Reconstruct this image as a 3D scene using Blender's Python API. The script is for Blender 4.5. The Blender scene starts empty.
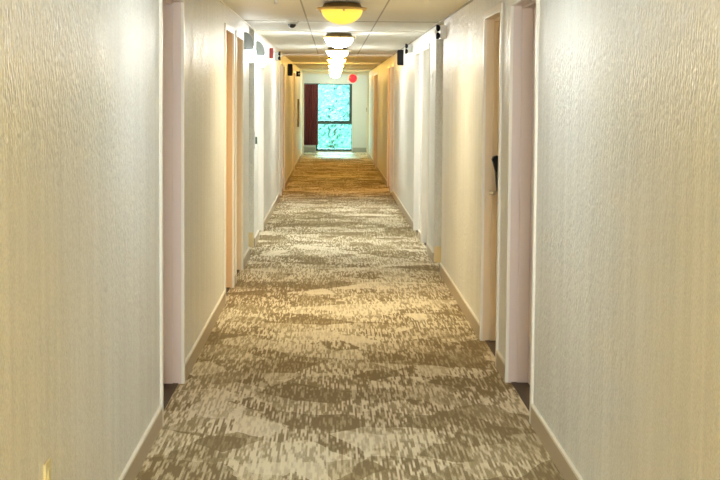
import bpy, bmesh, math, random
from mathutils import Vector, Matrix
random.seed(7)
C = bpy.context.scene
COL = C.collection
PI = math.pi

# ------------------------------------------------------------------ camera
F = 1500.0                                    # focal length in pixels of the 720-wide frame
SHIFT_PX = 35.0
def cam_setup():
    cd = bpy.data.cameras.new('camera'); co = bpy.data.objects.new('camera', cd); COL.objects.link(co)
    cd.sensor_fit = 'HORIZONTAL'; cd.sensor_width = 36.0; cd.lens = 36.0*F/720
    cd.shift_y = -SHIFT_PX/720; cd.clip_start = .05; cd.clip_end = 300
    cx, cy = 360.0, 240.0-SHIFT_PX
    d = Vector(((332.5-cx)/F, (cy-97.0)/F, -1)).normalized()      # corridor axis as the camera sees it
    u = Vector((math.sin(.006), math.cos(.006), 0)); u = (u-d*u.dot(d)).normalized()
    x = d.cross(u).normalized()
    M = Matrix((x, d, u))                     # camera coords -> world coords
    co.matrix_world = Matrix.Translation((0, 0, 1.55)) @ M.to_4x4()
    C.camera = co
cam_setup()

# ------------------------------------------------------------------ world, sun, exposure
w = bpy.data.worlds.new('world'); C.world = w; w.use_nodes = True
bg = w.node_tree.nodes['Background']
bg.inputs[0].default_value = (.86, .95, 1, 1); bg.inputs[1].default_value = 1.4
sd = bpy.data.lights.new('sun', 'SUN'); sd.energy = 5; sd.angle = .12; sd.color = (.86, .94, 1)
so = bpy.data.objects.new('sun', sd); COL.objects.link(so); so.rotation_euler = (math.radians(-66), 0, math.radians(1))
al = bpy.data.lights.new('rear_fill_light', 'AREA'); al.shape = 'RECTANGLE'; al.size = 1.6; al.size_y = 2.0; al.energy = 175; al.color = (.88, .95, 1)  # added fill light behind the camera, brightens jambs that face the viewer
ao = bpy.data.objects.new('rear_fill_light', al); COL.objects.link(ao); ao.location = (.08, -8.5, 1.15); ao.rotation_euler = (math.radians(90), 0, 0)
C.view_settings.view_transform = 'Standard'; C.view_settings.look = 'None'
C.view_settings.gamma = 1; C.view_settings.use_curve_mapping = False
C.view_settings.exposure = 1.86
C.cycles.max_bounces = 12; C.cycles.diffuse_bounces = 8; C.cycles.transmission_bounces = 6
C.cycles.sample_clamp_indirect = 6; C.cycles.use_denoising = True
C.cycles.caustics_reflective = False; C.cycles.caustics_refractive = False

# ------------------------------------------------------------------ dimensions
XL, XR, H = -.802, .966, 2.232
YB, YE = -8.0, 42.3                           # behind the camera, window wall

# ------------------------------------------------------------------ materials
def mat(name, col, rough=.5, metal=0.0, emit=None, es=0.0, noise=0.0, nscale=20, bump=0.0, spec=.5):
    m = bpy.data.materials.new(name); m.use_nodes = True
    nt = m.node_tree; b = nt.nodes['Principled BSDF']
    b.inputs['Base Color'].default_value = (*col, 1); b.inputs['Roughness'].default_value = rough
    b.inputs['Metallic'].default_value = metal; b.inputs['Specular IOR Level'].default_value = spec
    if emit: b.inputs['Emission Color'].default_value = (*emit, 1); b.inputs['Emission Strength'].default_value = es
    if noise or bump:
        tc = nt.nodes.new('ShaderNodeTexCoord'); n = nt.nodes.new('ShaderNodeTexNoise')
        n.inputs['Scale'].default_value = nscale; nt.links.new(tc.outputs['Object'], n.inputs['Vector'])
        if noise:
            mx = nt.nodes.new('ShaderNodeMix'); mx.data_type = 'RGBA'
            mx.inputs[6].default_value = (*[c*(1-noise) for c in col], 1); mx.inputs[7].default_value = (*[min(1, c*(1+noise)) for c in col], 1)
            nt.links.new(n.outputs['Fac'], mx.inputs[0]); nt.links.new(mx.outputs[2], b.inputs['Base Color'])
        if bump:
            bp = nt.nodes.new('ShaderNodeBump'); bp.inputs['Strength'].default_value = bump; bp.inputs['Distance'].default_value = .002
            nt.links.new(n.outputs['Fac'], bp.inputs['Height']); nt.links.new(bp.outputs[0], b.inputs['Normal'])
    return m

def wall_material():
    m = bpy.data.materials.new('vinyl_wallcovering'); m.use_nodes = True
    nt = m.node_tree; N = nt.nodes; L = nt.links; b = N['Principled BSDF']
    tc = N.new('ShaderNodeTexCoord')
    def noise(sx, sy, sz, scale, detail=2.0):
        mp = N.new('ShaderNodeMapping'); mp.inputs['Scale'].default_value = (sx, sy, sz)
        n = N.new('ShaderNodeTexNoise'); n.inputs['Scale'].default_value = scale; n.inputs['Detail'].default_value = detail
        L.new(tc.outputs['Object'], mp.inputs[0]); L.new(mp.outputs[0], n.inputs['Vector']); return n
    fine = noise(1, 1, .5, 72, 1.5)             # hammered relief
    strk = noise(1, 1, .06, 14, 1)             # vertical silky streaks
    grain = noise(1, 1, .8, 150, 1)
    r1 = N.new('ShaderNodeValToRGB'); r1.color_ramp.elements[0].position = .35; r1.color_ramp.elements[1].position = .65
    r1.color_ramp.elements[0].color = (.68, .68, .63, 1); r1.color_ramp.elements[1].color = (.88, .88, .83, 1)
    ad = N.new('ShaderNodeMath'); ad.operation = 'MULTIPLY_ADD'; ad.inputs[1].default_value = .5
    ml = N.new('ShaderNodeMath'); ml.operation = 'MULTIPLY'; ml.inputs[1].default_value = .65
    ad.inputs[1].default_value = .35
    L.new(grain.outputs['Fac'], ml.inputs[0]); L.new(strk.outputs['Fac'], ad.inputs[0]); L.new(ml.outputs[0], ad.inputs[2])
    L.new(ad.outputs[0], r1.inputs[0]); L.new(r1.outputs[0], b.inputs['Base Color'])
    r2 = N.new('ShaderNodeMapRange'); r2.inputs['From Min'].default_value = .35; r2.inputs['From Max'].default_value = .65
    r2.inputs['To Min'].default_value = .36; r2.inputs['To Max'].default_value = .46
    L.new(strk.outputs['Fac'], r2.inputs['Value']); L.new(r2.outputs[0], b.inputs['Roughness'])
    bp = N.new('ShaderNodeBump'); bp.inputs['Strength'].default_value = 1.0; bp.inputs['Distance'].default_value = .010
    L.new(fine.outputs['Fac'], bp.inputs['Height']); L.new(bp.outputs[0], b.inputs['Normal'])
    return m

def carpet_material():
    m = bpy.data.materials.new('patterned_carpet'); m.use_nodes = True
    nt = m.node_tree; N = nt.nodes; L = nt.links; b = N['Principled BSDF']
    b.inputs['Roughness'].default_value = .95; b.inputs['Specular IOR Level'].default_value = .1
    tc = N.new('ShaderNodeTexCoord')
    def mapped(sx, sy, ox=0, oy=0):
        mp = N.new('ShaderNodeMapping'); mp.inputs['Scale'].default_value = (sx, sy, 1); mp.inputs['Location'].default_value = (ox, oy, 0)
        L.new(tc.outputs['Object'], mp.inputs[0]); return mp.outputs[0]
    def noise(v, scale, detail=2):
        n = N.new('ShaderNodeTexNoise'); n.inputs['Scale'].default_value = scale; n.inputs['Detail'].default_value = detail
        L.new(v, n.inputs['Vector']); return n.outputs['Fac']
    def math_(op, a, c, k=None):
        n = N.new('ShaderNodeMath'); n.operation = op
        for i, v in enumerate((a, c, k)):
            if v is None: continue
            if isinstance(v, (int, float)): n.inputs[i].default_value = v
            else: L.new(v, n.inputs[i])
        return n.outputs[0]
    def cells(v, scale, rnd=1):
        n = N.new('ShaderNodeTexVoronoi'); n.voronoi_dimensions = '2D'; n.inputs['Scale'].default_value = scale
        n.inputs['Randomness'].default_value = rnd
        L.new(v, n.inputs['Vector']); s = N.new('ShaderNodeSeparateColor'); L.new(n.outputs['Color'], s.inputs[0]); return s.outputs[0], s.outputs[1]
    def warped(v, amt, sc):
        n = N.new('ShaderNodeTexNoise'); n.inputs['Scale'].default_value = sc; n.inputs['Detail'].default_value = 3
        L.new(tc.outputs['Object'], n.inputs['Vector'])
        a = N.new('ShaderNodeVectorMath'); a.operation = 'MULTIPLY_ADD'; a.inputs[1].default_value = (amt, amt, 0)
        L.new(n.outputs['Color'], a.inputs[0]); L.new(v, a.inputs[2]); return a.outputs[0]
    a0, a1 = cells(warped(mapped(1.0, .75), .06, 9), 4.4)
    c0, c1 = cells(warped(mapped(.8, .9, 3.3, 7.7), .10, 5), 2.3)
    sp = N.new('ShaderNodeSeparateXYZ'); L.new(tc.outputs['Object'], sp.inputs[0])
    def columns(wd, ky, off):
        cb = N.new('ShaderNodeCombineXYZ')
        fl = math_('FLOOR', math_('DIVIDE', sp.outputs[0], wd), None)
        L.new(math_('MULTIPLY', fl, 3.71), cb.inputs[0]); L.new(math_('MULTIPLY_ADD', sp.outputs[1], ky, off), cb.inputs[1])
        return noise(cb.outputs[0], 1, 1)
    streak = columns(.0092, 6.0, 0)
    streak2 = columns(.0092, 2.2, 9)
    weave = noise(mapped(1, 1), 160, 1)
    S = math_('ADD', math_('MULTIPLY', math_('SUBTRACT', streak, .5), 2.1), math_('MULTIPLY', math_('SUBTRACT', streak2, .5), 1.3))
    def sstep(v, lo, hi):
        m_ = N.new('ShaderNodeMapRange'); m_.interpolation_type = 'SMOOTHSTEP'
        for q, x in zip(('From Min', 'From Max', 'To Min', 'To Max'), (lo, hi, -.32, .32)): m_.inputs[q].default_value = x
        L.new(v, m_.inputs['Value']); return m_.outputs[0]
    S = sstep(S, -.22, .30)
    amp = math_('MULTIPLY_ADD', a1, .8, .42)                       # some patches are plain, others streaky
    P = math_('ADD', math_('MULTIPLY', math_('SUBTRACT', a0, .5), .56), math_('MULTIPLY', math_('SUBTRACT', c0, .5), .42))
    V = math_('ADD', math_('ADD', math_('MULTIPLY', S, amp), P), math_('MULTIPLY_ADD', math_('SUBTRACT', weave, .5), .55, .5))
    r = N.new('ShaderNodeValToRGB'); e = r.color_ramp.elements
    e[0].position = .12; e[0].color = (.27, .20, .105, 1)
    e[1].position = .9; e[1].color = (.82, .74, .56, 1)
    for p, col in ((.36, (.40, .315, .18)), (.52, (.54, .45, .285)), (.68, (.70, .61, .44))):
        x = e.new(p); x.color = (*col, 1)
    L.new(V, r.inputs[0]); L.new(r.outputs[0], b.inputs['Base Color'])
    bp = N.new('ShaderNodeBump'); bp.inputs['Strength'].default_value = .5; bp.inputs['Distance'].default_value = .004
    L.new(weave, bp.inputs['Height']); L.new(bp.outputs[0], b.inputs['Normal'])
    return m

def foliage_material(name, c0, c1):
    return mat(name, c0, .7, noise=.35, nscale=3)

M_wall = wall_material()
M_carpet = carpet_material()
M_ceil = mat('ceiling_panel', (.84, .82, .75), .6, noise=.03, nscale=5, bump=.1, spec=.35)
M_seam = mat('ceiling_seam', (.42, .40, .35), .7, noise=.05)
M_trimw = mat('cream_trim_paint', (.86, .82, .72), .35, noise=.02)
M_base = mat('taupe_baseboard', (.50, .41, .28), .4, noise=.04)
M_basetop = mat('baseboard_cap', (.88, .84, .72), .35, noise=.02)
M_basecream = mat('cream_baseboard', (.86, .70, .38), .4, noise=.04)
M_mauve = mat('mauve_door_tone', (.74, .63, .58), .38, noise=.02)  # jamb and leaf tones vary from doorway to doorway
M_peach = mat('peach_door_tone', (.84, .69, .47), .38, noise=.02)
M_tan = mat('tan_door_tone', (.78, .56, .31), .38, noise=.02)
M_white = mat('white_door_tone', (.84, .82, .76), .35, noise=.02)
M_blackpl = mat('black_plastic', (.010, .010, .012), .6, spec=.25, noise=.1)
M_whitepl = mat('white_plastic', (.80, .80, .77), .35, noise=.02)
M_greypl = mat('grey_plastic', (.42, .42, .38), .4, noise=.03)
M_hood = mat('grey_sconce_metal', (.30, .33, .33), .4, noise=.03)
M_recess_shade = mat('dark_recess_shade', (.09, .055, .03), .7, noise=.4, nscale=60)  # dark brown that stands in for shade on the recess carpet
M_darkglass = mat('smoked_dome', (.02, .02, .02), .08, noise=.1)
M_brass = mat('brass', (.72, .52, .22), .3, .9, noise=.05)
M_bronze = mat('bronze_pan', (.36, .25, .10), .35, .7, noise=.05)
M_nickel = mat('brushed_metal', (.5, .47, .42), .3, 1, noise=.05)
M_ivory = mat('ivory_plate', (.76, .68, .36), .35, noise=.03)
M_redpl = mat('red_plastic', (.62, .06, .05), .35, noise=.05)
M_maroon = mat('maroon_curtain', (.15, .028, .03), .8, noise=.3, nscale=8)
M_winframe = mat('dark_green_window_frame', (.03, .07, .06), .4, noise=.1)
M_wood = mat('olive_wood', (.20, .14, .045), .5, noise=.2, nscale=12)
M_canvas = mat('print_paper', (.50, .46, .30), .6, noise=.25, nscale=9)
M_bowl_amber = mat('amber_glass_bowl', (.85, .62, .12), .3, emit=(1, .70, .08), es=.255, noise=.02)
M_bowl_white = mat('lit_white_glass_bowl', (.9, .88, .8), .3, emit=(1, .93, .80), es=14, noise=.02)
M_bowl_cool = mat('lit_daylight_glass_bowl', (.9, .9, .88), .3, emit=(.93, .97, 1), es=42, noise=.02)
M_bowl_gold = mat('lit_gold_glass_bowl', (.9, .75, .4), .3, emit=(1, .68, .18), es=36, noise=.02)
M_bowl_soft = mat('lit_soft_glass_bowl', (.9, .9, .86), .3, emit=(.84, .94, 1), es=15, noise=.02)
M_bowl_strong = mat('lit_strong_glass_bowl', (.9, .9, .86), .3, emit=(.95, 1, 1), es=32, noise=.02)
M_bowl_warm = mat('lit_warm_glass_bowl', (.9, .8, .6), .3, emit=(1, .60, .13), es=17, noise=.02)
M_globe = mat('lit_sconce_globe', (.9, .9, .9), .3, emit=(.93, .98, 1), es=13, noise=.02)
M_red = mat('lit_red_lens', (.8, .02, .03), .3, emit=(1, .012, .03), es=.6, noise=.02)
M_bark = mat('tree_bark', (.22, .16, .11), .9, noise=.3)
M_leaf = mat('pale_green_leaves', (.58, .68, .65), .7, noise=.35, nscale=4)
M_leaf2 = mat('bright_green_leaves', (.60, .68, .66), .7, noise=.3, nscale=4)
M_grass = mat('lawn', (.45, .6, .35), .9, noise=.3, nscale=2)

def glass_material(name, tint):
    m = bpy.data.materials.new(name); m.use_nodes = True
    nt = m.node_tree; nt.nodes.clear(); o = nt.nodes.new('ShaderNodeOutputMaterial')
    t = nt.nodes.new('ShaderNodeBsdfTransparent'); t.inputs[0].default_value = tint
    g = nt.nodes.new('ShaderNodeBsdfGlossy'); g.inputs['Roughness'].default_value = .02
    fr = nt.nodes.new('ShaderNodeFresnel'); fr.inputs[0].default_value = 1.08; mx = nt.nodes.new('ShaderNodeMixShader')
    nt.links.new(fr.outputs[0], mx.inputs[0]); nt.links.new(t.outputs[0], mx.inputs[1]); nt.links.new(g.outputs[0], mx.inputs[2])
    nt.links.new(mx.outputs[0], o.inputs[0]); return m
M_glass = glass_material('tinted_window_glass', (.60, .92, .92, 1)); M_clear = glass_material('fill_window_glass', (.97, .98, .98, 1))

# ------------------------------------------------------------------ helpers
def B(): return bmesh.new()
def box(bm, x0, x1, y0, y1, z0, z1, bev=0.0):
    x0, x1 = min(x0, x1), max(x0, x1); y0, y1 = min(y0, y1), max(y0, y1); z0, z1 = min(z0, z1), max(z0, z1)
    r = bmesh.ops.create_cube(bm, size=1); vs = r['verts']
    for v in vs:
        v.co = Vector(((x0+x1)/2+v.co.x*(x1-x0), (y0+y1)/2+v.co.y*(y1-y0), (z0+z1)/2+v.co.z*(z1-z0)))
    if bev:
        es = list({e for v in vs for e in v.link_edges})
        bmesh.ops.bevel(bm, geom=es, offset=bev, segments=2, profile=.7, affect='EDGES')
def lathe(bm, prof, seg=32, center=(0, 0, 0), axis='z'):
    rings = []
    for r, h in prof:
        ring = []
        for i in range(seg):
            a = 2*PI*i/seg
            p = (r*math.cos(a), r*math.sin(a), h)
            if axis == 'x': p = (h, r*math.cos(a), r*math.sin(a))
            if axis == 'y': p = (r*math.cos(a), h, r*math.sin(a))
            ring.append(bm.verts.new((p[0]+center[0], p[1]+center[1], p[2]+center[2])))
        rings.append(ring)
    for a, b_ in zip(rings, rings[1:]):
        for i in range(seg):
            bm.faces.new((a[i], a[(i+1) % seg], b_[(i+1) % seg], b_[i]))
    for ring in (rings[0], rings[-1]):
        bm.faces.new(ring)
    bmesh.ops.remove_doubles(bm, verts=[v for r_ in rings for v in r_], dist=1e-6)
def extrude_profile(bm, pts, y0, y1):            # pts in (x,z), swept along y
    a = [bm.verts.new((x, y0, z)) for x, z in pts]; b_ = [bm.verts.new((x, y1, z)) for x, z in pts]
    n = len(pts)
    for i in range(n): bm.faces.new((a[i], a[(i+1) % n], b_[(i+1) % n], b_[i]))
    bm.faces.new(a); bm.faces.new(b_)
def tube(bm, pts, r, seg=8):
    prev = None; pts = [Vector(p) for p in pts]
    for i, p in enumerate(pts):
        t = (pts[min(i+1, len(pts)-1)]-pts[max(i-1, 0)]).normalized()
        up = Vector((0, 0, 1)) if abs(t.z) < .9 else Vector((1, 0, 0))
        s = t.cross(up).normalized(); q = s.cross(t)
        ring = [bm.verts.new(p+s*r*math.cos(2*PI*k/seg)+q*r*math.sin(2*PI*k/seg)) for k in range(seg)]
        if prev:
            for k in range(seg): bm.faces.new((prev[k], prev[(k+1) % seg], ring[(k+1) % seg], ring[k]))
        else: bm.faces.new(ring)
        prev = ring
    bm.faces.new(prev)
def obj(name, bm, m, parent=None, smooth=False, label=None):
    bmesh.ops.recalc_face_normals(bm, faces=bm.faces)
    me = bpy.data.meshes.new(name); bm.to_mesh(me); bm.free(); me.materials.append(m)
    if smooth:
        for p in me.polygons: p.use_smooth = True
        me.set_sharp_from_angle(angle=math.radians(40))
    o = bpy.data.objects.new(name, me); COL.objects.link(o)
    if parent: o.parent = parent
    if label: o['label'] = label
    return o
def struct(o, label=None, cat=None):
    o['kind'] = 'structure'
    if label: o['label'] = label
    if cat: o['category'] = cat
    return o
def thing(name, label, cat, loc=(0, 0, 0), group=None, rotz=0):
    o = bpy.data.objects.new(name, None); COL.objects.link(o); o.location = loc; o.rotation_euler = (0, 0, rotz)
    o.empty_display_size = .1
    o['label'] = label; o['category'] = cat
    if group: o['group'] = group
    return o
def dup(root, loc, label, mats=None, rotz=None):
    r = root.copy(); COL.objects.link(r); r.location = loc; r['label'] = label
    if rotz is not None: r.rotation_euler = (0, 0, rotz)
    for ch in list(root.children):
        c = ch.copy(); COL.objects.link(c); c.parent = r
        if mats and ch.name.split('.')[0] in mats:
            c.data = c.data.copy(); c.data.materials[0] = mats[ch.name.split('.')[0]]
        for g in ch.children:
            d = g.copy(); COL.objects.link(d); d.parent = c
    return r

# ------------------------------------------------------------------ setting: plan
DH = 2.045                                     # clear door height
J = .03                                        # frame thickness inside the wall opening
# (near y, far y, door tone, where the lock sits, words)
RIGHT = [(7.09, 8.09, M_mauve, 'near', 'nearest doorway on the right, mauve jamb beside the big pale wall'),
         (8.60, 9.50, M_peach, 'far', 'peach doorway on the right with the black lock showing'),
         (15.0, 15.95, M_white, 'near', 'white doorway on the right just past the full height niche'),
         (16.5, 17.45, M_white, 'near', 'white doorway on the right just before the small twin lamp unit'),
         (23.5, 24.45, M_peach, 'near', 'doorway on the right, nearer of the pair past the black speaker'),
         (25.0, 25.95, M_tan, 'near', 'doorway on the right, farther of the pair past the black speaker'),
         (32.2, 33.1, M_peach, 'near', 'doorway on the right, nearer of the last pair by the window'),
         (33.7, 34.6, M_tan, 'near', 'doorway on the right, last one before the window')]
LEFT = [(7.02, 8.02, M_mauve, 'near', 'nearest doorway on the left with mauve jamb'),
        (11.2, 12.10, M_tan, 'near', 'tan orange doorway on the left, second from the viewer'),
        (12.45, 13.35, M_peach, 'near', 'doorway on the left just before the first glowing sconce'),
        (16.35, 17.3, M_white, 'near', 'bright white doorway on the left just past the second sconce'),
        (22.6, 23.5, M_peach, 'near', 'golden doorway on the left, nearer of the pair before the black speaker'),
        (24.1, 25.0, M_tan, 'near', 'golden doorway on the left, farther of the pair before the black speaker'),
        (30.6, 31.6, M_tan, 'near', 'brown doorway on the left past the black speaker')]
NICHE_R = (13.14, 14.09); NICHE_L = (14.46, 15.43)
T = .17
def wall(name, s, X, doors, niche, label):
    bm = B(); y = YB
    ops = sorted([(a-J, b_+J, 'd') for a, b_, *_ in doors]+[(*niche, 'n')])
    for a, b_, k in ops:
        box(bm, X, X+s*T, y, a, 0, H); y = b_
        if k == 'd': box(bm, X, X+s*T, a, b_, DH+J, H)
        else:
            box(bm, X+s*T, X+s*1.3, a-T, a, 0, H); box(bm, X+s*T, X+s*1.3, b_, b_+T, 0, H)
            box(bm, X+s*1.3, X+s*1.45, a-T, b_+T, 0, H)
    box(bm, X, X+s*T, y, YE, 0, H)
    return struct(obj(name, bm, M_wall), label, 'wall')
wall('wall_right', 1, XR, RIGHT, NICHE_R, 'right corridor wall in shiny pale textured wallcovering')
wall('wall_left', -1, XL, LEFT, NICHE_L, 'left corridor wall in shiny pale textured wallcovering')
bm = B(); box(bm, XL-1.5, XR+1.5, YB-.2, YE+.25, -.1, 0); struct(obj('floor', bm, M_carpet), 'brown and cream patterned corridor carpet', 'carpet')
bm = B(); box(bm, XL-1.5, XR+1.5, YB-.2, YE+.25, H, H+.1); struct(obj('ceiling', bm, M_ceil), 'pale flat panelled corridor ceiling', 'ceiling')
bm = B(); box(bm, XL-.2, -.72, YB-.2, YB, 0, H); box(bm, .88, XR+.2, YB-.2, YB, 0, H); box(bm, -.72, .88, YB-.2, YB, 0, .15); box(bm, -.72, .88, YB-.2, YB, 2.15, H); struct(obj('wall_back', bm, M_wall), 'corridor wall behind the viewer', 'wall')
# window wall
WX0, WX1, WZ0, WZ1 = -.46, .55, .03, 1.915
bm = B()
box(bm, XL-.2, WX0, YE, YE+.2, 0, H); box(bm, WX1, XR+.2, YE, YE+.2, 0, H)
box(bm, WX0, WX1, YE, YE+.2, WZ1, H); box(bm, WX0, WX1, YE, YE+.2, 0, WZ0)
struct(obj('wall_far', bm, mat('painted_end_wall', (.72, .73, .72), .6, noise=.03)), 'end wall around the window', 'wall')
# ceiling seams (lengthwise and across)
n = 1
for x in (-.23, .394):
    bm = B(); box(bm, x-.006, x+.006, YB, 24, H-.002, H+.002); struct(obj('trim_%d' % n, bm, M_seam), 'thin dark seam running along the ceiling', 'ceiling seam'); n += 1
    bm = B(); box(bm, x-.011, x+.011, 24, 40, H-.012, H+.002); struct(obj('trim_%d' % n, bm, M_trimw), 'pale strip running along the far ceiling', 'ceiling strip'); n += 1
for y, m_, dz, ww in ((9.2, M_seam, .002, .012), (13.6, M_seam, .003, .016), (15.6, M_trimw, .008, .03), (24.0, M_trimw, .026, .06), (30.2, M_trimw, .02, .05), (36.4, M_trimw, .014, .05)):
    bm = B(); box(bm, XL, XR, y-ww/2, y+ww/2, H-dz-.0015, H+.003); struct(obj('trim_%d' % n, bm, m_), 'strip crossing the ceiling', 'ceiling strip'); n += 1
# cased opening close to the window
bm = B(); q = 40.0
box(bm, XL, XL+.045, q, q+.12, 0, H-.08); box(bm, XR-.045, XR, q, q+.12, 0, H-.08); box(bm, XL, XR, q, q+.12, H-.08, H)
struct(obj('trim_%d' % n, bm, M_whitepl), 'white casing around the corridor end', 'casing'); n += 1
# slim cove line along the left wall and ceiling
for s, X in ((1, XL), (-1, XR)):
    bm = B(); box(bm, X, X+s*.006, YB, YE, H-.012, H)
    struct(obj('trim_%d' % n, bm, M_trimw if s > 0 else M_seam), 'slim edge bead where wall meets ceiling', 'trim'); n += 1

# baseboards, one run per side; taupe face and pale cap
def baseboard(side, s, X, doors, niche):
    bm = B(); cap = B(); y = YB
    cz = .047
    for a, b_, k in sorted([(a-cz, b_+cz, 'd') for a, b_, *_ in doors]+[(*niche, 'n')])+[(YE, YE, 'e')]:
        if k == 'n' : a2 = a+.002
        else: a2 = a
        box(bm, X-s*.012, X, y, a2, 0, .088); box(cap, X-s*.013, X, y, a2, .088, .100)
        y = b_ if k != 'n' else b_-.002
    o = struct(obj('baseboard_'+side, bm, M_base), 'taupe baseboard on the %s wall' % side, 'baseboard')
    c = obj('cap', cap, M_basetop, o, label='pale cap')
    a, b_ = niche
    bm = B(); box(bm, X+s*.002, X+s*1.29, b_-.013, b_-.001, 0, .15)
    obj('niche_baseboard', bm, M_basecream, o, label='cream baseboard in the niche')
baseboard('right', 1, XR, RIGHT, NICHE_R); baseboard('left', -1, XL, LEFT, NICHE_L)
bm = B(); box(bm, XL, WX0-.02, YE-.013, YE, 0, .13); box(bm, WX1+.02, XR, YE-.013, YE, 0, .13)
struct(obj('baseboard_far', bm, M_greypl), 'grey baseboard under the end wall', 'baseboard')

# ------------------------------------------------------------------ doors
def lock_parts(root, s, u, y):                 # hotel lock: black reader body, lever, cylinder
    def X(d): return -s*d*1.12+s*u                  # d = distance out from the leaf towards the corridor
    bm = B()
    prof = [(X(0), -.13), (X(.012), -.135), (X(.032), -.06), (X(.04), .05), (X(.055), .115), (X(.062), .135), (X(.055), .152), (X(.035), .160), (X(0), .15)]
    extrude_profile(bm, [(x, z+1.03) for x, z in prof], y-.035, y+.035)
    lk = obj('lock', bm, M_blackpl, root, label='black card lock body')
    bm = B(); tube(bm, [(X(0), y, .955), (X(.075), y, .955)], .011); tube(bm, [(X(.07), y+.005, .955), (X(.073), y-.06, .955), (X(.06), y-.12, .955)], .009)
    obj('lever', bm, M_nickel, lk, label='metal lever')
    bm = B(); lathe(bm, [(.02, 0), (.022, .02), (.012, .03)], 16, (0, 0, 0), 'x')
    for v in bm.verts: v.co = Vector((X(v.co.x), y+v.co.y, .89+v.co.z))
    obj('cylinder', bm, M_nickel, lk)
REC = .108
def door(idx, s, Xw, a, b_, door_tone, lockside, label):
    ym = (a+b_)/2; r = thing('door_%d' % idx, label, 'door', (Xw, ym, 0)); struct(r)
    hw = (b_-a)/2; K = .045
    bm = B()                                   # casing on the wall face
    for y0, y1 in ((-hw-K, -hw), (hw, hw+K)): box(bm, -s*.013, s*.004, y0, y1, 0, DH+K, .003)
    box(bm, -s*.013, s*.004, -hw, hw, DH, DH+K, .003)
    obj('casing', bm, M_trimw, r, label='cream casing')
    bm = B()                                   # jamb and stop
    for y0, y1, q in ((-hw-J, -hw, 1), (hw, hw+J, -1)):
        box(bm, s*.004, s*(REC+.06), y0, y1, 0, DH+J)
        e = y1 if q > 0 else y0
        box(bm, s*.05, s*REC, e, e+q*.014, 0, DH)
    box(bm, s*.004, s*(REC+.06), -hw, hw, DH, DH+J); box(bm, s*.05, s*REC, -hw+.014, hw-.014, DH-.014, DH)
    obj('jamb', bm, door_tone, r)
    bm = B(); box(bm, s*(REC+.001), s*(REC+.045), -hw+.002, hw-.002, .004, DH-.002)
    obj('door_leaf', bm, door_tone, r)
    bm = B(); box(bm, s*.02, s*(REC+.04), -hw+.001, hw-.001, 0, .004); obj('shade_strip', bm, M_recess_shade, r, label='dark brown strip painted as recess shade')  # dark strip added to paint the shaded carpet below the jambs
    lock_parts(r, s, REC+.001, (hw-.085) if lockside == 'far' else (-hw+.09))
k = 1
for d in RIGHT: door(k, 1, XR, *d); k += 1
for d in LEFT: door(k, -1, XL, *d); k += 1

# ------------------------------------------------------------------ window
wn = thing('window_1', 'tall window with dark green frame at the corridor end', 'window', (0, YE+.08, 0)); struct(wn)
bm = B(); f = .045
box(bm, WX0, WX0+f, -.03, .03, WZ0, WZ1); box(bm, WX1-.012, WX1, -.03, .03, WZ0, .80)
box(bm, WX1-.075, WX1, -.03, .03, .80, WZ1)
box(bm, WX0, WX1, -.03, .03, WZ1-.02, WZ1); box(bm, WX0, WX1, -.03, .03, WZ0, WZ0+.06); box(bm, WX0, WX1, -.035, .035, .79, .885)
obj('window_frame', bm, M_winframe, wn)
bm = B(); box(bm, WX0+f, WX1-.075, -.004, .004, .885, WZ1-.02); obj('upper_pane', bm, M_glass, wn)
bm = B(); box(bm, WX0+f, WX1-.012, -.004, .004, WZ0+.06, .79); obj('lower_pane', bm, M_glass, wn)

wn = thing('rear_fill_window', 'added window behind the viewer, letting the fill light in', 'window', (.08, YB-.1, 0)); struct(wn)  # unseen window added as an opening for the rear fill light
bm = B()
for x0, x1, z0, z1 in ((-.8, -.76, .15, 2.15), (.76, .8, .15, 2.15), (-.02, .02, .19, 2.11), (-.76, .76, .15, .19), (-.76, .76, 2.11, 2.15)): box(bm, x0, x1, -.03, .03, z0, z1)
obj('window_frame', bm, M_winframe, wn)  # frame of the added rear fill window
for x0, x1 in ((-.76, -.02), (.02, .76)):
    bm = B(); box(bm, x0, x1, -.004, .004, .19, 2.11); obj('fill_window_pane', bm, M_clear, wn)

ct = thing('curtain', 'dark maroon pleated curtain hanging left of the end window', 'curtain', (-.61, YE-.09, .2))
bm = B(); nx, nz = 90, 10; x0, x1 = -.20, .21
grid = []
for i in range(nx+1):
    t_ = i/nx; row = []
    for j in range(nz+1):
        q = j/nz; ph = t_*6.2*2*PI
        row.append((x0+(x1-x0)*t_+.006*math.sin(ph*2)*(1-q), .03*math.sin(ph+.4*math.sin(q*3))*(.6+.4*(1-q)), q*1.70))
    grid.append(row)
fr = [[bm.verts.new((p[0], p[1]-.002, p[2])) for p in row] for row in grid]
bk = [[bm.verts.new((p[0], p[1]+.002, p[2])) for p in row] for row in grid]
for i in range(nx):
    for j in range(nz):
        bm.faces.new((fr[i][j], fr[i+1][j], fr[i+1][j+1], fr[i][j+1])); bm.faces.new((bk[i][j], bk[i][j+1], bk[i+1][j+1], bk[i+1][j]))
for i in range(nx):
    for j in (0, nz): bm.faces.new((fr[i][j], fr[i+1][j], bk[i+1][j], bk[i][j]))
for j in range(nz):
    for i in (0, nx): bm.faces.new((fr[i][j], fr[i][j+1], bk[i][j+1], bk[i][j]))
obj('drape', bm, M_maroon, ct, True)
bm = B(); tube(bm, [(-.2, 0, 1.715), (.25, 0, 1.715)], .012); tube(bm, [(.2, 0, 1.715), (.2, .09, 1.715)], .008); tube(bm, [(-.15, 0, 1.715), (-.15, .09, 1.715)], .008)
obj('curtain_rod', bm, M_winframe, ct, True)

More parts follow.
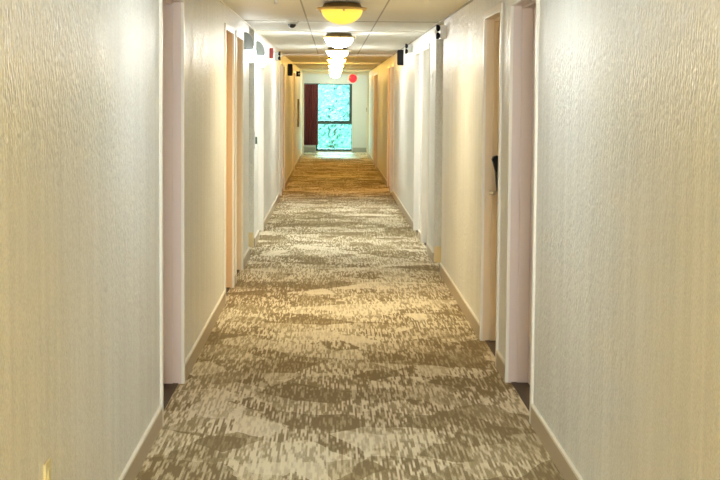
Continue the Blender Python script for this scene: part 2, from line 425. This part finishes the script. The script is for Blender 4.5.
# ------------------------------------------------------------------ ceiling lights
def ceiling_lamp():
    r = thing('ceiling_light', '', 'ceiling light', (0, 0, H), 'bowl ceiling lights down the corridor')
    bm = B(); lathe(bm, [(.07, 0), (.13, -.008), (.140, -.030), (.165, -.046), (.150, -.052), (.04, -.052)], 40); obj('pan', bm, M_bronze, r, True, 'bronze pan')
    bm = B(); lathe(bm, [(.170, -.044), (.180, -.040), (.182, -.050), (.176, -.058), (.168, -.056)], 40); obj('rim', bm, M_brass, r, True, 'brass rim')
    bm = B(); pr = []
    for i in range(13):
        a = PI/2*i/12; pr.append((max(.149*math.cos(a), .004), -.053-.106*math.sin(a)))
    lathe(bm, pr, 40); obj('glass_bowl', bm, M_bowl_white, r, True)
    for i in range(3):
        a = 2*PI*i/3+.6; bm = B(); lathe(bm, [(.004, -.010), (.010, -.004), (.010, .006), (.004, .012)], 10, (.166*math.cos(a), .166*math.sin(a), -.062)); obj('clip', bm, M_brass, r, True)
    return r
LX = .065
lamp0 = ceiling_lamp()
spec = [(10.9, 'nearest visible ceiling bowl light, glowing deep yellow', M_bowl_amber), (16.1, 'second ceiling bowl light from the viewer, white with gold rim', M_bowl_strong),
        (20.6, 'third ceiling bowl light from the viewer', M_bowl_strong), (25.2, 'fourth ceiling bowl light from the viewer', M_bowl_warm), (29.8, 'fifth ceiling bowl light from the viewer', M_bowl_warm),
        (34.3, 'sixth ceiling bowl light from the viewer', M_bowl_warm), (38.4, 'last ceiling bowl light before the white end casing', M_bowl_warm), (41.3, 'farthest ceiling bowl light, past the white casing by the window', M_bowl_white),
        (6.1, 'ceiling bowl light above the nearest doors, out of frame', M_bowl_soft), (1.4, 'ceiling bowl light right above the viewer', M_bowl_gold), (-3.1, 'ceiling bowl light behind the viewer', M_bowl_strong)]
for i, (y, lab, m_) in enumerate(spec):
    if i == 0:
        lamp0.location = (LX, y, H); lamp0['label'] = lab
        for ch in lamp0.children:
            if ch.name == 'glass_bowl': ch.data.materials[0] = m_
    else: dup(lamp0, (LX, y, H), lab, {'glass_bowl': m_})

ld = bpy.data.lights.new('amber_lamp_light', 'AREA'); ld.shape = 'DISK'; ld.size = .09; ld.energy = 7.5; ld.color = (1, .84, .55)
lo = bpy.data.objects.new('amber_lamp_light', ld); COL.objects.link(lo); lo.location = (0, 0, -.162); lo.parent = lamp0

# ------------------------------------------------------------------ sconces
def sconce():
    r = thing('wall_sconce', '', 'wall lamp', (XL, 0, 1.87), 'sconces by the left niche')
    bm = B(); box(bm, 0, .012, -.055, .055, 0, .27, .004); obj('backplate', bm, M_hood, r)
    bm = B()                                    # hood: quarter arch in side view, hollow below
    pts = []
    for i in range(11):
        a = PI/2*i/10; pts.append((.008+.078*math.sin(a), .135+.135*math.cos(a)))
    prof = pts+[(.086, .11), (.080, .11), (.080, .13)]+[(.008+.070*math.sin(PI/2*i/10), .13+.132*math.cos(PI/2*i/10)) for i in range(9, -1, -1)]
    extrude_profile(bm, prof, -.05, .05)
    for q in (-.05, .046):                     # side cheeks
        pl = pts+[(.086, .11), (.008, .11)]
        a_ = [bm.verts.new((x, q, z)) for x, z in pl]; b2 = [bm.verts.new((x, q+.004, z)) for x, z in pl]
        bm.faces.new(a_); bm.faces.new(b2)
        for i in range(len(pl)): bm.faces.new((a_[i], a_[(i+1) % len(pl)], b2[(i+1) % len(pl)], b2[i]))
    obj('hood', bm, M_hood, r, label='grey arched hood')
    bm = B(); bmesh.ops.create_icosphere(bm, subdivisions=3, radius=.062)
    for v in bm.verts: v.co = Vector((v.co.x*.8+.056, v.co.y, v.co.z*1.15+.07))
    obj('globe', bm, M_globe, r, True, 'glowing white glass globe')
    return r
s0 = sconce(); s0.location = (XL, 13.72, 1.86); s0['label'] = 'glowing wall sconce on the near side of the left niche'
dup(s0, (XL, 15.9, 1.86), 'glowing wall sconce on the far side of the left niche')

# ------------------------------------------------------------------ devices
def speaker(x, y, z, s, label):
    r = thing('wall_speaker', label, 'speaker', (x, y, z), 'black wall speakers')
    bm = B(); box(bm, 0, -s*.078, -.07, .07, -.105, .105, .008); obj('cabinet', bm, M_blackpl, r)
    bm = B(); box(bm, -s*.076, -s*.084, -.055, .055, -.09, .09, .003); obj('grille', bm, M_blackpl, r)
    return r
speaker(XR, 20.6, 2.095, 1, 'black speaker box high on the right wall'); speaker(XL, 27.0, 2.03, -1, 'black speaker box high on the left wall')
def emergency(x, y, z, s, label, body=None, k=1.0):
    r = thing('emergency_light', label, 'emergency light', (x, y, z), 'twin head emergency lights')
    bm = B(); box(bm, 0, -s*.048, -.13*k, .13*k, -.055*k, .055*k, .006); obj('housing', bm, body or M_whitepl, r)
    for q in (-.032, .032):
        bm = B(); lathe(bm, [(.012, 0), (.03, .012), (.034, .03), (.030, .036), (.006, .034)], 20, (0, 0, 0), 'x')
        for v in bm.verts: v.co = Vector((-s*(v.co.x+.046), -.13*k+.02+v.co.y*.8+.03, v.co.z*.9+q))
        h = obj('lamp_head', bm, M_blackpl, r, True, 'black lamp head')
    bm = B(); lathe(bm, [(.018, 0), (.016, .012), (.006, .018)], 16, (0, 0, 0), 'x')
    for v in bm.verts: v.co = Vector((-s*(v.co.x+.082), -.10*k+v.co.y-.02, v.co.z))
    obj('lens', bm, M_whitepl, r, True, 'white lens')
    return r
emergency(XR, 12.98, 2.112, 1, 'white twin lamp unit with black heads beside the right niche')
emergency(XR, 18.45, 2.145, 1, 'small twin lamp unit between the white doorways and the black speaker', k=.8)
emergency(XL, 20.9, 2.11, -1, 'grey boxy twin lamp unit on the left wall just past the red alarm', M_greypl)
emergency(XL, 33.4, 2.055, -1, 'twin lamp unit on the left wall close to the window', M_blackpl)
# fire alarm strobe
r = thing('fire_alarm', 'red fire alarm with white strobe on left wall past the sconces', 'fire alarm', (XL, 19.2, 2.10))
bm = B(); box(bm, 0, .045, -.05, .05, -.065, .065, .006); obj('housing', bm, M_redpl, r)
bm = B(); box(bm, .044, .065, -.03, .03, -.02, .035, .006); obj('strobe', bm, M_whitepl, r, label='white strobe')
# dome security camera
r = thing('security_camera', 'small white dome camera with black eye on the ceiling', 'camera', (-.365, 13.5, H))
bm = B(); lathe(bm, [(.058, 0), (.060, -.012), (.052, -.03), (.036, -.036)], 32); obj('housing', bm, M_whitepl, r, True)
bm = B(); lathe(bm, [(.036, -.032)]+[(max(.036*math.cos(PI/2*i/8), .003), -.036-.034*math.sin(PI/2*i/8)) for i in range(9)], 28); obj('dome', bm, M_darkglass, r, True, 'black dome')
# smoke detector, sprinkler
r = thing('smoke_detector', 'round pale smoke detector on the ceiling between the first two bowl lights', 'smoke detector', (.12, 13.1, H))
bm = B(); lathe(bm, [(.055, 0), (.057, -.015), (.045, -.032), (.02, -.036)], 32); obj('housing', bm, M_whitepl, r, True)
bm = B(); lathe(bm, [(.018, -.034), (.016, -.042), (.006, -.044)], 16); obj('sensor_cap', bm, M_greypl, r, True)
r = thing('sprinkler_head', 'tiny metal sprinkler head on the near left of the ceiling', 'sprinkler', (-.40, 10.55, H))
bm = B(); lathe(bm, [(.028, 0), (.026, -.006), (.009, -.008), (.008, -.030), (.003, -.033)], 16); obj('body', bm, M_nickel, r, True)
bm = B(); lathe(bm, [(.014, -.034), (.015, -.036), (.004, -.038)], 16); obj('deflector', bm, M_nickel, r, True)
# red signal lamp
r = thing('signal_lamp', 'round glowing red lamp hanging from the ceiling near the window', 'red light', (.52, 38.9, H))
bm = B(); tube(bm, [(0, 0, 0), (0, 0, -.09)], .008); lathe(bm, [(.03, 0), (.028, -.01), (.01, -.014)], 16); obj('stem', bm, M_whitepl, r, True)
bm = B(); lathe(bm, [(.112, .02), (.118, 0), (.112, -.02)], 32, (0, .01, -.20), 'y'); obj('housing', bm, M_whitepl, r, True)
bm = B(); lathe(bm, [(.108, .012), (.10, -.012), (.06, -.030), (.01, -.036)], 32, (0, -.018, -.20), 'y'); obj('lens', bm, M_red, r, True, 'glowing red lens')
# call plate by the left niche
r = thing('wall_switch', 'small light plate with dark green button past the left niche', 'switch', (XL, 15.5, 1.10))
bm = B(); box(bm, 0, .010, -.04, .04, -.09, .09, .004); obj('plate', bm, M_whitepl, r)
bm = B(); box(bm, .009, .028, -.022, .022, -.04, .035, .005); obj('button', bm, mat('green_button', (.10, .20, .14), .4, noise=.05), r, label='dark green button')
r = thing('thermostat', 'tiny dark thermostat on the casing right of the end window', 'thermostat', (XR-.045, 40.05, 1.22))
bm = B(); box(bm, 0, -.022, -.03, .03, -.055, .055, .004); obj('housing', bm, M_greypl, r)
bm = B(); box(bm, -.021, -.026, -.016, .016, 0, .035); obj('screen', bm, M_darkglass, r)
# framed picture on the left wall near the window
r = thing('framed_picture', 'brown framed picture on the left wall nearest the window', 'picture', (XL, 34.6, 1.18))
bm = B()
box(bm, 0, .035, -.22, -.17, -.32, .32, .004); box(bm, 0, .035, .17, .22, -.32, .32, .004); box(bm, 0, .035, -.17, .17, .27, .32, .004); box(bm, 0, .035, -.17, .17, -.32, -.27, .004)
obj('frame', bm, M_wood, r)
bm = B(); box(bm, .002, .012, -.17, .17, -.27, .27); obj('print', bm, M_canvas, r)
# outlet on the near left wall
r = thing('wall_outlet', 'ivory yellow outlet plate low on the near left wall', 'outlet', (XL, 4.18, .458))
bm = B(); box(bm, 0, .008, -.038, .038, -.062, .062, .003); obj('plate', bm, M_ivory, r)
for q in (-.026, .026):
    bm = B(); box(bm, .006, .011, -.017, .017, q-.014, q+.014, .003); obj('socket', bm, M_ivory, r)
# plates beside doorways
def plaque(x, y, s, label):
    r = thing('door_plaque', label, 'door sign', (x, y, 1.72), 'blank plaques beside the doorways')
    bm = B(); box(bm, 0, -s*.006, -.05, .05, -.075, .075, .002); obj('plate', bm, M_whitepl, r)
    bm = B(); box(bm, -s*.005, -s*.008, -.038, .038, .02, .055, .001); obj('inset', bm, M_greypl, r)
plaque(XR, 14.55, 1, 'pale door plaque between the right niche and first white doorway')

# ------------------------------------------------------------------ outside
bm = B(); box(bm, -30, 30, YE+.3, 110, -3.4, -3.2); o = obj('ground', bm, M_grass); struct(o, 'lawn outside the window', 'lawn')
def tree(x, y, zc, rad, m_, label, n_, seed):
    rnd = random.Random(seed)
    r = thing('tree', label, 'tree', (x, y, -3.2), 'trees outside the window')
    bm = B(); zc2 = zc+3.2
    tube(bm, [(0, 0, 0), (.06, .03, zc2*.4), (-.04, .05, zc2*.8), (.05, 0, zc2+rad*.5)], .11, 10)
    for q in range(7):
        a = q*2.4; h = zc2*(.55+.07*q)
        tube(bm, [(0, 0, h), (math.cos(a)*rad*.45, math.sin(a)*rad*.45, h+rad*.3), (math.cos(a)*rad*.8, math.sin(a)*rad*.8, h+rad*.45)], .035, 6)
    obj('trunk', bm, M_bark, r, True)
    bm = B()
    cl = [(Vector((rnd.gauss(0, 1), rnd.gauss(0, 1), rnd.gauss(0, 1.3))).normalized()*rad*rnd.uniform(.2, .9)) for _ in range(45)]
    for q in range(n_):
        c = rnd.choice(cl)
        p = Vector((rnd.gauss(0, .2), rnd.gauss(0, .2), rnd.gauss(0, .2)))*rad+c+Vector((0, 0, zc2))
        u = Vector((rnd.gauss(0, 1), rnd.gauss(0, 1), rnd.gauss(0, 1))).normalized(); v = u.orthogonal().normalized(); L_ = rnd.uniform(.06, .11)
        wv = u.cross(v)*L_*.45
        vs = [bm.verts.new(p-v*L_), bm.verts.new(p+wv+u*.006), bm.verts.new(p+v*L_), bm.verts.new(p-wv+u*.006)]
        bm.faces.new(vs)
    obj('foliage', bm, m_, r)
tree(0, 50.5, 1.1, 1.8, M_leaf, 'pale leafy tree nearest the end window', 13000, 1)
tree(.6, 57.5, 1.6, 1.9, M_leaf2, 'bright leafy tree behind the right of the end window', 14000, 2)
tree(-.4, 65, 1.9, 2.1, M_leaf, 'leafy tree farthest behind the end window', 14000, 3)
